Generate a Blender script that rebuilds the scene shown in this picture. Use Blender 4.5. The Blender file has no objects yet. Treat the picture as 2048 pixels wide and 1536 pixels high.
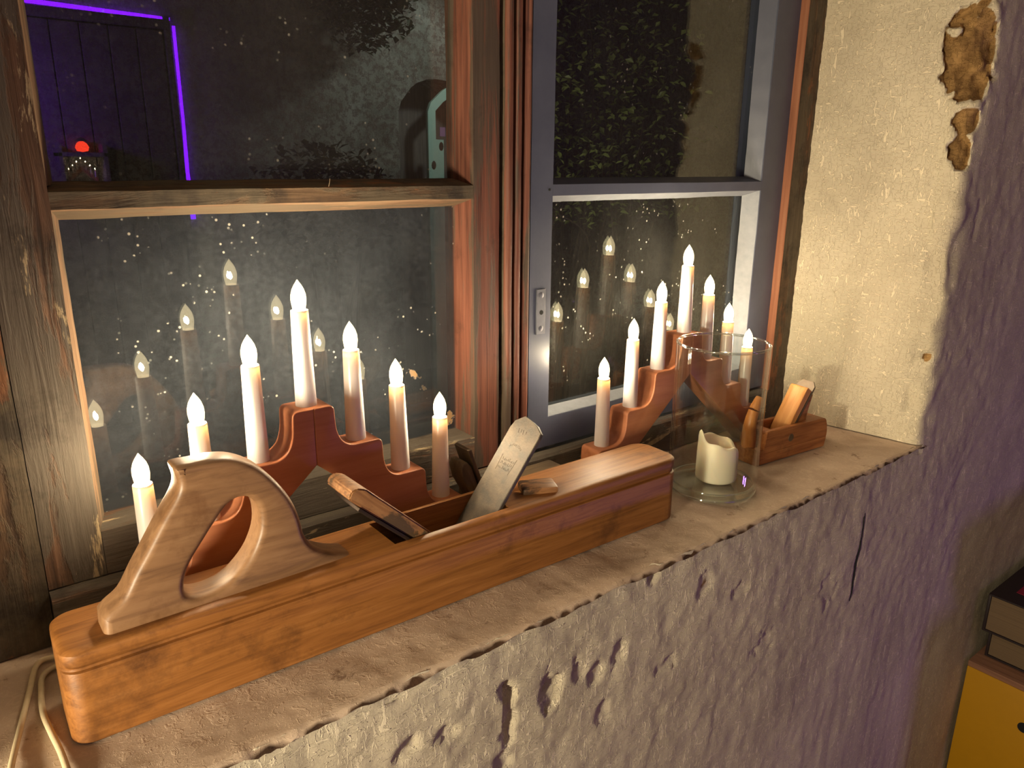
import bpy, bmesh, math, random
from mathutils import Vector, Matrix, noise
random.seed(7)
sc = bpy.context.scene
COL = sc.collection
PI = math.pi

# ---------------------------------------------------------------- camera
YAW, PITCH, ROLL, FPX = 0.666298, 0.284053, -0.0089252, 1521.5
fw = Vector((math.sin(YAW)*math.cos(PITCH), math.cos(YAW)*math.cos(PITCH), -math.sin(PITCH)))
r0 = Vector((math.cos(YAW), -math.sin(YAW), 0)); d0 = fw.cross(r0)
if d0.z > 0: d0 = -d0
rt = math.cos(ROLL)*r0 + math.sin(ROLL)*d0
dn = -math.sin(ROLL)*r0 + math.cos(ROLL)*d0
cam = bpy.data.objects.new('camera', bpy.data.cameras.new('camera'))
cam.data.sensor_width = 36; cam.data.lens = FPX/2048*36
cam.data.clip_start = 0.01; cam.data.clip_end = 60
m3 = Matrix((rt, -dn, -fw)).transposed()
cam.matrix_world = Matrix.Translation((0, 0, .39)) @ m3.to_4x4()
COL.objects.link(cam); sc.camera = cam

# ---------------------------------------------------------------- world, exposure
w = bpy.data.worlds.new('night'); sc.world = w; w.use_nodes = True
w.node_tree.nodes['Background'].inputs[0].default_value = (.35, .4, .7, 1)
w.node_tree.nodes['Background'].inputs[1].default_value = .006
vs = sc.view_settings
vs.view_transform = 'Standard'; vs.look = 'None'; vs.gamma = 1; vs.use_curve_mapping = False
vs.exposure = 0.0
sc.cycles.sample_clamp_indirect = 4.0
sc.cycles.max_bounces = 8; sc.cycles.transparent_max_bounces = 24
sc.cycles.caustics_reflective = False; sc.cycles.caustics_refractive = False

# ---------------------------------------------------------------- lamps outside the frame, some of them added fills
def area(name, loc, tgt, size, power, col):
    l = bpy.data.lights.new(name, 'AREA'); l.shape = 'RECTANGLE'; l.size, l.size_y = size
    l.energy = power; l.color = col
    o = bpy.data.objects.new(name, l); COL.objects.link(o); o.location = loc
    o.rotation_euler = (Vector(tgt)-Vector(loc)).to_track_quat('-Z', 'Y').to_euler()
    return o
def point(name, loc, power, col, r=.03):
    l = bpy.data.lights.new(name, 'POINT'); l.energy = power; l.color = col; l.shadow_soft_size = r
    o = bpy.data.objects.new(name, l); COL.objects.link(o); o.location = loc; return o
area('purple_floodlight', (1.84, -.80, -.80), (1.05, .45, -.05), (.12, .12), 2.7, (.40, .19, 1.0))
point('yellow_table_lamp', (-.58, .17, .14), 58.0, (1.0, .86, .60), .05)
area('purple_door_wash', (.22, -2.15, .62), (.50, -2.5, .62), (.10, .10), 9.0, (.22, .03, 1.0))  # added unseen light, tints the door purple for its mirrored glow
point('room_fill_light', (-.6, -1.0, 1.1), 4.0, (1.0, .84, .62), .06)  # added soft fill for the fronts of candles and arches, no fixture
cl = bpy.data.lights.new('courtyard_lamp', 'SPOT'); cl.energy = 14.0; cl.color = (.90, 1.0, .93); cl.spot_size = 1.5; cl.spot_blend = .5; cl.shadow_soft_size = .05
co_ = bpy.data.objects.new('courtyard_lamp', cl); COL.objects.link(co_); co_.location = (2.30, 2.75, 1.20)
co_.rotation_euler = (Vector((2.12, 3.5, .55))-co_.location).to_track_quat('-Z', 'Y').to_euler()
point('leaf_fill_light', (1.30, 1.20, .08), 2.2, (1.0, .92, .70), .04)  # added unseen fill that brightens the lower bush leaves
BULB_STRENGTH = 2300.0
BULB_COL = (1.0, .83, .58)

# ---------------------------------------------------------------- materials
class G:
    def __init__(s, name):
        s.m = bpy.data.materials.new(name); s.m.use_nodes = True
        s.t = s.m.node_tree; s.n = s.t.nodes; s.n.clear()
        s.out = s.n.new('ShaderNodeOutputMaterial'); s._co = None
    def new(s, typ, ins=None, **kw):
        nd = s.n.new(typ)
        for k, v in kw.items(): setattr(nd, k, v)
        for k, v in (ins or {}).items(): s.put(nd.inputs[k], v)
        return nd
    def put(s, sock, v):
        if isinstance(v, bpy.types.NodeSocket): s.t.links.new(v, sock)
        elif isinstance(v, bpy.types.Node): s.t.links.new(v.outputs[0], sock)
        elif isinstance(v, (tuple, list)) and len(v) == 3 and sock.type == 'RGBA': sock.default_value = (*v, 1)
        else: sock.default_value = v
    def co(s):
        if s._co is None: s._co = s.new('ShaderNodeTexCoord').outputs['Object']
        return s._co
    def mapped(s, scale=(1,1,1), loc=(0,0,0), rot=(0,0,0)):
        return s.new('ShaderNodeMapping', {'Vector': s.co(), 'Scale': scale, 'Location': loc, 'Rotation': rot}).outputs[0]
    def noise(s, vec, scale, detail=5, rough=.6, dist=0.0):
        return s.new('ShaderNodeTexNoise', {'Vector': vec, 'Scale': scale, 'Detail': detail, 'Roughness': rough, 'Distortion': dist}).outputs['Fac']
    def voro(s, vec, scale):
        return s.new('ShaderNodeTexVoronoi', {'Vector': vec, 'Scale': scale}).outputs['Distance']
    def ramp(s, fac, stops):
        nd = s.new('ShaderNodeValToRGB', {'Fac': fac}); e = nd.color_ramp.elements
        while len(e) < len(stops): e.new(.5)
        for el, (p, c) in zip(e, stops):
            el.position = p; el.color = (*c, 1) if isinstance(c, (tuple, list)) else (c, c, c, 1)
        return nd.outputs[0]
    def mix(s, fac, a, b, blend='MIX'):
        nd = s.new('ShaderNodeMix', data_type='RGBA', blend_type=blend)
        s.put(nd.inputs[0], fac); s.put(nd.inputs[6], a); s.put(nd.inputs[7], b); return nd.outputs[2]
    def math(s, op, a, b=0.0, c=None, clamp=False):
        nd = s.new('ShaderNodeMath', operation=op, use_clamp=clamp); s.put(nd.inputs[0], a); s.put(nd.inputs[1], b)
        if c is not None: s.put(nd.inputs[2], c)
        return nd.outputs[0]
    def bump(s, h, strength, dist=.002):
        return s.new('ShaderNodeBump', {'Height': h, 'Strength': strength, 'Distance': dist}).outputs[0]
    def bsdf(s, col, rough=.6, normal=None, **kw):
        ins = {'Base Color': col, 'Roughness': rough}
        if normal is not None: ins['Normal'] = normal
        for k, v in kw.items(): ins[k.replace('_', ' ')] = v
        return s.new('ShaderNodeBsdfPrincipled', ins)
    def done(s, sh):
        s.put(s.out.inputs['Surface'], sh.outputs[0] if isinstance(sh, bpy.types.Node) else sh); return s.m

def lin(r, g, b):
    f = lambda c: (c/255/12.92 if c/255 <= .04045 else ((c/255+.055)/1.055)**2.4)
    return (f(r), f(g), f(b))
def stretch(axis, along, across):
    return tuple(along if i == 'xyz'.index(axis) else across for i in range(3))

def wood(name, axis, dark, mid, light, paint=None, pamt=.5, paint2=None, p2amt=.4, rough=.65, bump=.35, grain=(7, 110), patch=(9, 24), dirt=None, damt=.35, spec=.35):
    g = G(name)
    v = g.mapped(stretch(axis, *grain))
    n = g.noise(v, 1.0, 7, .62, .6)
    c = g.ramp(n, [(.28, dark), (.5, mid), (.72, light)])
    h = n
    pv = g.mapped(stretch(axis, *patch), (3.1, 1.7, 5.3))
    if paint:
        pn = g.noise(pv, 1.0, 8, .68, .4)
        m = g.ramp(pn, [(max(0, .62-pamt*.28-.02), 0.0), (.62-pamt*.28+.03, 1.0)])
        pc = g.mix(g.noise(v, 2.3, 5), paint, tuple(x*.45 for x in paint))
        c = g.mix(m, c, pc)
        h = g.math('ADD', g.math('MULTIPLY', m, .35), n)
    if paint2:
        pn = g.noise(g.mapped(stretch(axis, patch[0]*1.6, patch[1]*1.3), (9.3, 4.2, 2.2)), 1.0, 8, .7, .3)
        m2 = g.ramp(pn, [(max(0, .62-p2amt*.28-.015), 0.0), (.62-p2amt*.28+.015, 1.0)])
        c = g.mix(m2, c, paint2)
    if dirt:
        dn_ = g.noise(g.mapped((14, 14, 14), (1, 8, 3)), 1.0, 6, .7)
        c = g.mix(g.ramp(dn_, [(.62-damt*.3, 0.0), (.80-damt*.3, .85)]), c, dirt)
    return g.done(g.bsdf(c, rough, g.bump(h, bump, .0015), Specular_IOR_Level=spec))

M = {}
GREY_P = lin(104, 94, 82)
for ax in 'xz':
    M['weathered_'+ax] = wood('weathered_wood_'+ax, ax, lin(44, 32, 25), lin(100, 74, 56), lin(128, 98, 76), GREY_P, .66, lin(176, 156, 122), .10, .7, .9, (9, 150), (5, 30), lin(48, 38, 30), .3)
    M['redwood_'+ax] = wood('old_red_wood_'+ax, ax, lin(58, 34, 27), lin(106, 64, 50), lin(128, 84, 66), lin(92, 78, 66), .30, None, 0, .55, .4, (6, 170), (3, 50), lin(50, 28, 20), .2)
    M['greywood_'+ax] = wood('grey_weathered_wood_'+ax, ax, lin(48, 34, 25), lin(94, 73, 53), lin(122, 98, 72), lin(106, 93, 74), .6, lin(124, 84, 56), .10, .75, .9, (8, 130), (6, 26), lin(40, 33, 27), .5)
    M['bevel_'+ax] = wood('worn_bevel_wood_'+ax, ax, lin(84, 62, 46), lin(136, 106, 80), lin(160, 132, 104), lin(126, 108, 86), .35, lin(108, 92, 74), .18, .7, .45, (9, 150), (5, 30), lin(60, 44, 32), .15)
    M['orange_'+ax] = wood('orange_worn_wood_'+ax, ax, lin(96, 66, 48), lin(138, 100, 74), lin(152, 116, 88), lin(96, 90, 80), .55, lin(186, 172, 146), .02, .7, .45, (9, 140), (6, 44), lin(66, 44, 30), .1)
M['plane_beech'] = wood('oiled_beech', 'x', lin(108, 66, 28), lin(140, 90, 42), lin(158, 106, 56), None, 0, None, 0, .50, .14, (10, 190), (9, 24), lin(74, 44, 22), .34, .4)
M['tote_beech'] = wood('worn_beech_grip', 'x', lin(104, 76, 54), lin(134, 100, 70), lin(148, 114, 82), None, 0, None, 0, .42, .08, (14, 120), (9, 24), lin(96, 62, 36), .2, .4)
M['wedge_wood'] = wood('grimy_wedge_wood', 'x', lin(92, 60, 38), lin(140, 98, 62), lin(164, 122, 82), lin(96, 76, 54), .30, None, 0, .55, .2, (16, 160), (14, 30), lin(40, 30, 22), .3)
M['light_wedge'] = wood('pale_wedge_wood', 'x', lin(170, 110, 56), lin(204, 142, 80), lin(216, 160, 98), None, 0, None, 0, .5, .1, (16, 160))
M['bare_orange'] = wood('bare_orange_wood', 'z', lin(108, 66, 48), lin(138, 88, 64), lin(150, 104, 78), None, 0, None, 0, .6, .3, (6, 150))
M['horn_wood'] = wood('honey_horn_wood', 'z', lin(168, 100, 48), lin(196, 126, 66), lin(206, 140, 80), None, 0, None, 0, .35, .05, (14, 120))
M['small_plane'] = wood('brown_plane_wood', 'x', lin(116, 68, 36), lin(158, 98, 54), lin(178, 120, 70), None, 0, None, 0, .5, .12, (12, 190), (9, 24), lin(80, 50, 30), .25)
M['arch_wood'] = wood('red_brown_varnished_wood', 'x', lin(160, 96, 64), lin(182, 116, 80), lin(194, 130, 94), None, 0, None, 0, .38, .05, (5, 60))
M['dark_wood'] = wood('dark_old_wood', 'x', lin(74, 60, 46), lin(104, 86, 64), lin(126, 106, 80), None, 0, None, 0, .6, .2, (12, 150))
M['door_wood'] = wood('dark_door_wood', 'z', lin(88, 80, 76), lin(108, 98, 92), lin(126, 114, 106))
M['strike_wood'] = wood('dark_strike_wood', 'x', lin(96, 64, 40), lin(140, 98, 62), lin(160, 116, 78), lin(70, 50, 34), .4, None, 0, .45, .15, (20, 160))

def simple(name, col, rough=.5, metal=0.0, bump=0, bscale=200, vary=.15):
    g = G(name); n = g.noise(g.mapped(), bscale, 5)
    c = g.mix(n, tuple(x*(1-vary) for x in col), tuple(min(1, x*(1+vary)) for x in col))
    return g.done(g.bsdf(c, rough, g.bump(n, bump, .0008) if bump else None, Metallic=metal))

g = G('blue_grey_paint')
n1 = g.noise(g.mapped((60, 60, 9)), 1.0, 6); n2 = g.noise(g.mapped((18, 18, 18)), 1.0, 6, .7)
c = g.mix(n2, lin(62, 66, 84), lin(92, 96, 112))
M['blue'] = g.done(g.bsdf(c, .38, g.bump(n1, .25, .001)))
g = G('pale_grey_glazing_paint')
n1 = g.noise(g.mapped((90, 90, 90)), 1.0, 6)
M['pale'] = g.done(g.bsdf(g.mix(n1, lin(112, 116, 124), lin(146, 150, 158)), .55, g.bump(n1, .35, .0015)))

def plaster(name, c1, c2, stain, stroke=1.0, chip=None, stamt=.25, rough=.6):
    g = G(name)
    n1 = g.noise(g.mapped((5, 5, 5)), 1.0, 6, .65); n2 = g.noise(g.mapped((38, 38, 38)), 1.0, 7, .7)
    n3 = g.noise(g.mapped((240, 240, 60), rot=(0, 0, .3)), 1.0, 4, .6, 1.2)
    n4 = g.noise(g.mapped((70, 70, 300), rot=(.35, .5, 0)), 1.0, 4, .6, 1.5)
    c = g.mix(g.ramp(n1, [(.3, 0.0), (.7, 1.0)]), c1, c2)
    st = g.ramp(g.noise(g.mapped((30, 30, 30), (4, 2, 7)), 1.0, 9, .75), [(.66-stamt*.3, 0.0), (.72-stamt*.3, 1.0)])
    c = g.mix(g.math('MULTIPLY', st, .75), c, stain)
    lines = g.math('MAXIMUM', g.ramp(n3, [(.555, 0.0), (.62, 1.0)]), g.ramp(n4, [(.56, 0.0), (.62, 1.0)]))
    c = g.mix(g.math('MULTIPLY', lines, .5*stroke), c, tuple(min(1, x*1.5) for x in c2))
    if chip:
        at = g.new('ShaderNodeAttribute', attribute_name='chip').outputs['Fac']
        cc = g.mix(g.ramp(n2, [(.35, 0.0), (.65, 1.0)]), chip[0], chip[1])
        c = g.mix(g.ramp(at, [(.30, 0.0), (.42, 1.0)]), c, cc)
    h = g.math('ADD', g.math('MULTIPLY', n2, .55), g.math('MULTIPLY', lines, .8*stroke))
    return g.done(g.bsdf(c, .85, g.bump(h, rough, .0035), Specular_IOR_Level=.2))
M['plaster'] = plaster('limewashed_plaster', lin(176, 164, 142), lin(206, 194, 170), lin(160, 146, 122), 1.0, (lin(112, 84, 50), lin(168, 132, 84)), .1)
M['sill'] = plaster('worn_sill_plaster', lin(172, 148, 128), lin(200, 178, 156), lin(118, 92, 74), .25, (lin(54, 38, 28), lin(88, 64, 46)), .22, .32)
M['outplaster'] = plaster('old_house_plaster', lin(84, 78, 68), lin(170, 166, 156), lin(92, 74, 68), .5, None, .6)
M['roomplaster'] = plaster('room_plaster', lin(150, 140, 126), lin(176, 166, 150), lin(120, 108, 94), .3, None, .1)
M['floor'] = wood('floor_boards', 'x', lin(60, 40, 26), lin(92, 62, 40), lin(112, 80, 54))
M['ground'] = simple('courtyard_gravel', lin(60, 56, 50), .9, 0, .5, 60, .4)

def glass(name, tint, dust=0.0, dcol=(.5, .48, .44), specks=0.0, dust_contrast=(.35, .75), flakes=False, f0=.062):
    g = G(name)
    geo = g.new('ShaderNodeNewGeometry')
    dot = g.new('ShaderNodeVectorMath', {0: geo.outputs['Normal'], 1: geo.outputs['Incoming']}, operation='DOT_PRODUCT').outputs['Value']
    k = g.math('SUBTRACT', 1.0, g.math('ABSOLUTE', dot))
    fr = g.math('ADD', f0, g.math('MULTIPLY', g.math('POWER', k, 5.0), 1-f0), clamp=True)
    tr = g.new('ShaderNodeBsdfTransparent', {'Color': tint})
    gl = g.new('ShaderNodeBsdfGlossy', {'Color': (1, 1, 1), 'Roughness': 0.0})
    s = g.new('ShaderNodeMixShader', {0: fr, 1: tr, 2: gl})
    if dust > 0:
        nz = g.noise(g.mapped((26, 26, 5)), 1.0, 6, .65); n2 = g.noise(g.mapped((9, 9, 9), (2, 5, 1)), 1.0, 5, .6)
        n3 = g.noise(g.mapped((260, 260, 260)), 1.0, 3, .6)
        d = g.math('MULTIPLY', g.ramp(g.math('ADD', g.math('MULTIPLY', nz, .5), g.math('MULTIPLY', n2, .5)), [(dust_contrast[0], .35), (dust_contrast[1], 1.0)]), dust)
        d = g.math('MULTIPLY', d, g.ramp(n3, [(.35, .7), (.7, 1.3)]))
        col = dcol
        if specks > 0:
            vo = g.voro(g.mapped((120, 120, 120)), 1.0)
            pick = g.ramp(g.noise(g.mapped((22, 22, 22), (7, 1, 2)), 1.0, 4, .7), [(.54, 0.0), (.60, 1.0)])
            sp = g.math('MULTIPLY', g.ramp(vo, [(.10, 1.0), (.2, 0.0)]), pick)
            d = g.math('MAXIMUM', d, g.math('MULTIPLY', sp, specks))
            col = g.mix(sp, dcol, lin(214, 208, 192))
        if flakes:
            fl = g.ramp(g.noise(g.mapped((13, 13, 13), (5.2, 0, 8.1)), 1.0, 7, .62), [(.655, 0.0), (.665, 1.0)])
            sel = g.ramp(g.new('ShaderNodeSeparateXYZ', {0: g.co()}).outputs[0], [(.36, 0.0), (.42, 1.0)])
            fl = g.math('MULTIPLY', fl, sel)
            d = g.math('MAXIMUM', d, fl); col = g.mix(fl, col, lin(150, 120, 84))
        df = g.new('ShaderNodeBsdfDiffuse', {'Color': col})
        s = g.new('ShaderNodeMixShader', {0: d, 1: s, 2: df})
    return g.done(s)
M['pane_low'] = glass('dirty_window_glass', (.50, .53, .55), .105, (.33, .37, .43), .55, (.30, .70), True)
M['pane_up'] = glass('old_window_glass', (.85, .88, .87), .035, (.42, .38, .35), .3)
M['pane_blue_low'] = glass('smeared_window_glass', (.8, .84, .83), .035, (.5, .48, .44), .6, (.45, .8))
M['pane_blue_up'] = glass('clear_window_glass', (.85, .88, .87), .014, (.5, .48, .44), .25, (.45, .8))
M['vase_glass'] = glass('clear_vase_glass', (.965, .98, .97), f0=.045)
M['vase_base'] = glass('thick_vase_glass', (.93, .97, .96), f0=.06)
g = G('bulb_glass')
em = g.new('ShaderNodeEmission', {'Color': (1.0, .80, .45), 'Strength': 3.2}); tr = g.new('ShaderNodeBsdfTransparent', {'Color': (.97, .95, .9)})
M['bulb'] = g.done(g.new('ShaderNodeAddShader', {0: em, 1: tr}))
g = G('glowing_filament'); M['filament'] = g.done(g.new('ShaderNodeEmission', {'Color': BULB_COL, 'Strength': BULB_STRENGTH}))
g = G('white_candle_plastic')
df = g.new('ShaderNodeBsdfDiffuse', {'Color': (.72, .69, .67)}); tl = g.new('ShaderNodeBsdfTranslucent', {'Color': (1.0, .46, .12)})
gl = g.new('ShaderNodeBsdfGlossy', {'Color': (1, 1, 1), 'Roughness': .3})
mx = g.new('ShaderNodeMixShader', {0: .13, 1: df, 2: tl})
M['candle'] = g.done(g.new('ShaderNodeMixShader', {0: .05, 1: mx, 2: gl}))
M['candle_base'] = simple('plastic_socket', (.7, .62, .5), .5)
g = G('cream_wax')
M['wax'] = g.done(g.bsdf(g.mix(g.noise(g.mapped((40, 40, 40)), 1.0), lin(226, 212, 184), lin(238, 226, 202)), .45, None, Subsurface_Weight=.35, Subsurface_Radius=(.02, .012, .006), Subsurface_Scale=.5))
M['wick'] = simple('burnt_wick', (.02, .015, .012), .9)
g = G('old_iron'); n1 = g.noise(g.mapped((60, 60, 60)), 1.0, 8, .7); n2 = g.noise(g.mapped((400, 400, 400)), 1.0, 4)
c = g.mix(g.ramp(n1, [(.35, 0.0), (.65, 1.0)]), lin(70, 65, 60), lin(100, 88, 74))
M['iron'] = g.done(g.bsdf(c, .55, g.bump(g.math('ADD', n1, g.math('MULTIPLY', n2, .5)), .4, .0012), Metallic=.35))
M['dark_iron'] = simple('dark_iron', lin(96, 80, 62), .5, .35, .3, 120, .35)
M['edge_steel'] = simple('worn_steel_edge', lin(60, 48, 40), .45, .6, .2, 150, .3)
M['screw'] = simple('painted_screw', lin(104, 106, 116), .4, .3)
M['black'] = simple('black_and_hole_shade', (.006, .006, .006), .9)  # plain black; also paints the shade inside crack, keyhole and finger hole
M['cord'] = simple('white_cord_sheath', lin(214, 196, 160), .5)
M['yellow_box'] = simple('yellow_lacquer', lin(184, 134, 12), .5, 0, .05, 60, .05)
M['tan_top'] = wood('tan_board', 'y', lin(120, 84, 66), lin(142, 102, 80), lin(156, 116, 92))
M['book_cover'] = simple('dark_book_cloth', lin(34, 22, 26), .6, 0, .1, 400)
M['book_red'] = simple('crimson_book_cloth', lin(140, 10, 44), .5, 0, .1, 400)
g = G('yellowed_pages'); n1 = g.noise(g.mapped((4, 4, 1400)), 1.0, 3)
M['pages'] = g.done(g.bsdf(g.mix(n1, lin(84, 68, 52), lin(130, 108, 82)), .9, g.bump(n1, .5, .0006)))
g = G('glossy_box_leaf'); n1 = g.noise(g.mapped((50, 50, 50)), 1.0)
M['leaf'] = g.done(g.bsdf(g.mix(n1, lin(112, 124, 66), lin(156, 164, 96)), .32))
M['dark_leaf'] = simple('dark_foliage', lin(36, 44, 22), .5, 0, 0, 30, .3)
M['bark'] = simple('dark_bark', lin(52, 40, 30), .9, 0, .3, 90)
M['green_frame'] = simple('pale_green_door_paint', lin(186, 220, 204), .6, 0, .1, 60, .1)
M['mauve'] = simple('mauve_notice', lin(168, 120, 164), .7)
g = G('purple_rope_light'); M['led'] = g.done(g.new('ShaderNodeEmission', {'Color': (.17, .006, 1.0), 'Strength': 16.0}))
g = G('red_lantern_glow'); M['redglow'] = g.done(g.new('ShaderNodeEmission', {'Color': (1.0, .05, .02), 'Strength': 9.0}))

# ---------------------------------------------------------------- builders
def link_mesh(name, bm, mat, smooth=None, face=None):
    me = bpy.data.meshes.new(name)
    bmesh.ops.recalc_face_normals(bm, faces=bm.faces)
    if face is not None:   # open sheets: turn them towards the room
        fl = [f for f in bm.faces if f.normal.dot(face) < 0 and len(f.verts) == 4 and f.calc_area() < .05]
        bmesh.ops.reverse_faces(bm, faces=fl)
    bm.to_mesh(me); bm.free()
    if smooth is not None:
        for p in me.polygons: p.use_smooth = True
        me.set_sharp_from_angle(angle=math.radians(smooth))
    for m in (mat if isinstance(mat, list) else [mat]): me.materials.append(m)
    o = bpy.data.objects.new(name, me); COL.objects.link(o); return o
def obj(name, bm, mat, parent=None, smooth=None, mw=None, local=False, label=None, kind=None, face=None):
    o = link_mesh(name, bm, mat, smooth, face)
    if mw is not None: o.matrix_basis = mw
    if parent:
        o.parent = parent
        if not local:
            inv = Matrix.Identity(4); p = parent
            chain = []
            while p: chain.append(p); p = p.parent
            wmat = Matrix.Identity(4)
            for p in reversed(chain): wmat = wmat @ p.matrix_parent_inverse @ p.matrix_basis
            o.matrix_parent_inverse = wmat.inverted()
    if label: o['label'] = label
    if kind: o['kind'] = kind
    return o
def tag(o, label, cat, group=None, kind=None):
    o['label'] = label; o['category'] = cat
    if group: o['group'] = group
    if kind: o['kind'] = kind
    return o
def empty(name, loc, rz=0, label=None, cat=None, group=None, kind=None):
    o = bpy.data.objects.new(name, None); COL.objects.link(o); o.location = loc; o.rotation_euler = (0, 0, rz)
    o.empty_display_size = .02
    o.matrix_basis = Matrix.Translation(loc) @ Matrix.Rotation(rz, 4, 'Z')
    if label: tag(o, label, cat, group, kind)
    return o
def copy_tree(o, parent=None):
    c = o.copy(); COL.objects.link(c); c.parent = parent
    for ch in list(o.children): copy_tree(ch, c)
    return c

def prism(bm, poly, axis, a0, a1, seg=1, jit=0.0, freq=14):
    """poly in the two other axes (in x,y,z order), extruded from a0 to a1."""
    i = 'xyz'.index(axis); oth = [k for k in range(3) if k != i]
    rings = []
    for s in range(seg+1):
        a = a0+(a1-a0)*s/seg; ring = []
        for p in poly:
            v = [0, 0, 0]; v[i] = a; v[oth[0]] = p[0]; v[oth[1]] = p[1]; v = Vector(v)
            if jit:
                q = v*freq
                for k in oth: v[k] += jit*noise.noise(q+Vector((k*7.3, 3.1, 1.7))) + .5*jit*noise.noise(q*4+Vector((k*3.3, 9, 2)))
            ring.append(bm.verts.new(v))
        rings.append(ring)
    n = len(poly)
    for a, b in zip(rings, rings[1:]):
        for k in range(n): bm.faces.new((a[k], a[(k+1) % n], b[(k+1) % n], b[k]))
    bm.faces.new(rings[0][::-1]); bm.faces.new(rings[-1]); return bm
def box(x0, x1, y0, y1, z0, z1, bev=0.0, seg=2, bm=None):
    b = bmesh.new()
    prism(b, [(x0, y0), (x1, y0), (x1, y1), (x0, y1)], 'z', z0, z1)
    if bev: bmesh.ops.bevel(b, geom=b.edges[:], offset=bev, segments=seg, affect='EDGES', profile=.5)
    if bm is None: return b
    me = bpy.data.meshes.new('tmp'); b.to_mesh(me); b.free(); bm.from_mesh(me); bpy.data.meshes.remove(me); return bm
def lathe(prof, n=32, closed=False, f=None, bm=None):
    bm = bm or bmesh.new(); rings = []
    for (r, z) in prof:
        if r < 1e-7: rings.append([bm.verts.new((0, 0, z))]); continue
        ring = []
        for k in range(n):
            a = 2*PI*k/n; rr, zz = (r, z) if f is None else f(r, z, a)
            ring.append(bm.verts.new((rr*math.cos(a), rr*math.sin(a), zz)))
        rings.append(ring)
    pairs = list(zip(rings, rings[1:]))
    if closed: pairs.append((rings[-1], rings[0]))
    for a, b in pairs:
        if len(a) == 1 and len(b) == 1: continue
        for k in range(n):
            k2 = (k+1) % n
            if len(a) == 1: bm.faces.new((a[0], b[k], b[k2]))
            elif len(b) == 1: bm.faces.new((a[k], a[k2], b[0]))
            else: bm.faces.new((a[k], a[k2], b[k2], b[k]))
    return bm
def tube(pts, rad, n=10, bm=None, closed=False):
    bm = bm or bmesh.new(); pts = [Vector(p) for p in pts]; rings = []
    for i, p in enumerate(pts):
        t = (pts[min(i+1, len(pts)-1)]-pts[max(i-1, 0)]).normalized()
        up = Vector((0, 0, 1)) if abs(t.z) < .9 else Vector((1, 0, 0))
        a = t.cross(up).normalized(); b = t.cross(a)
        r = rad[i] if isinstance(rad, (list, tuple)) else rad
        rings.append([bm.verts.new(p+r*(math.cos(2*PI*k/n)*a+math.sin(2*PI*k/n)*b)) for k in range(n)])
    for a, b in zip(rings, rings[1:]):
        for k in range(n): bm.faces.new((a[k], a[(k+1) % n], b[(k+1) % n], b[k]))
    bm.faces.new(rings[0][::-1]); bm.faces.new(rings[-1]); return bm
def spline(pts, n=8, closed=False):
    P = [Vector(p) for p in pts]; out = []; L = len(P)
    rng = range(L if closed else L-1)
    for i in rng:
        if closed: p0, p1, p2, p3 = P[(i-1) % L], P[i], P[(i+1) % L], P[(i+2) % L]
        else: p0, p1, p2, p3 = P[max(i-1, 0)], P[i], P[i+1], P[min(i+2, L-1)]
        for k in range(n):
            t = k/n
            out.append(.5*((2*p1)+(p2-p0)*t+(2*p0-5*p1+4*p2-p3)*t*t+(3*p1-p0-3*p2+p3)*t**3))
    if not closed: out.append(P[-1])
    return out
def plate(loops, half, bev, bres=2):
    """closed outlines in x,z (holes allowed) with rounded edges, thickness 2*half along y -> bmesh"""
    cu = bpy.data.curves.new('outline', 'CURVE'); cu.dimensions = '2D'; cu.fill_mode = 'BOTH'
    cu.extrude = half-bev; cu.bevel_depth = bev; cu.bevel_resolution = bres; cu.offset = -bev
    for L in loops:
        s = cu.splines.new('POLY'); s.points.add(len(L)-1); s.use_cyclic_u = True
        for p, q in zip(s.points, L): p.co = (q[0], q[1], 0, 1)
    o = bpy.data.objects.new('outline', cu); COL.objects.link(o)
    dg = bpy.context.evaluated_depsgraph_get(); me = bpy.data.meshes.new_from_object(o.evaluated_get(dg))
    bm = bmesh.new(); bm.from_mesh(me)
    bpy.data.objects.remove(o); bpy.data.curves.remove(cu); bpy.data.meshes.remove(me)
    bmesh.ops.remove_doubles(bm, verts=bm.verts[:], dist=1e-6)
    for v in bm.verts: v.co = Vector((v.co.x, -v.co.z, v.co.y))
    return bm
def cut(bm, cutter):
    a = link_mesh('tmp_a', bm, M['black']); b = link_mesh('tmp_b', cutter, M['black'])
    md = a.modifiers.new('cut', 'BOOLEAN'); md.object = b; md.operation = 'DIFFERENCE'; md.solver = 'EXACT'
    dg = bpy.context.evaluated_depsgraph_get(); me = bpy.data.meshes.new_from_object(a.evaluated_get(dg))
    out = bmesh.new(); out.from_mesh(me)
    for o in (a, b): mm = o.data; bpy.data.objects.remove(o); bpy.data.meshes.remove(mm)
    bpy.data.meshes.remove(me); return out
def frange(segs):
    out = []
    for a, b, st in segs:
        n = max(1, round((b-a)/st)); out += [a+(b-a)*k/n for k in range(n)]
    out.append(segs[-1][1]); return out
def axes(origin, xdir, ydir):
    x = Vector(xdir).normalized(); y = Vector(ydir); y = (y-x*x.dot(y)).normalized(); z = x.cross(y)
    m = Matrix((x, y, z)).transposed().to_4x4(); m.translation = Vector(origin); return m

# ---------------------------------------------------------------- the thick plaster wall
YF, XC = .4475, 1.101
def fract(p, o=4): return noise.fractal(p, .9, 2.1, o)
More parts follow.
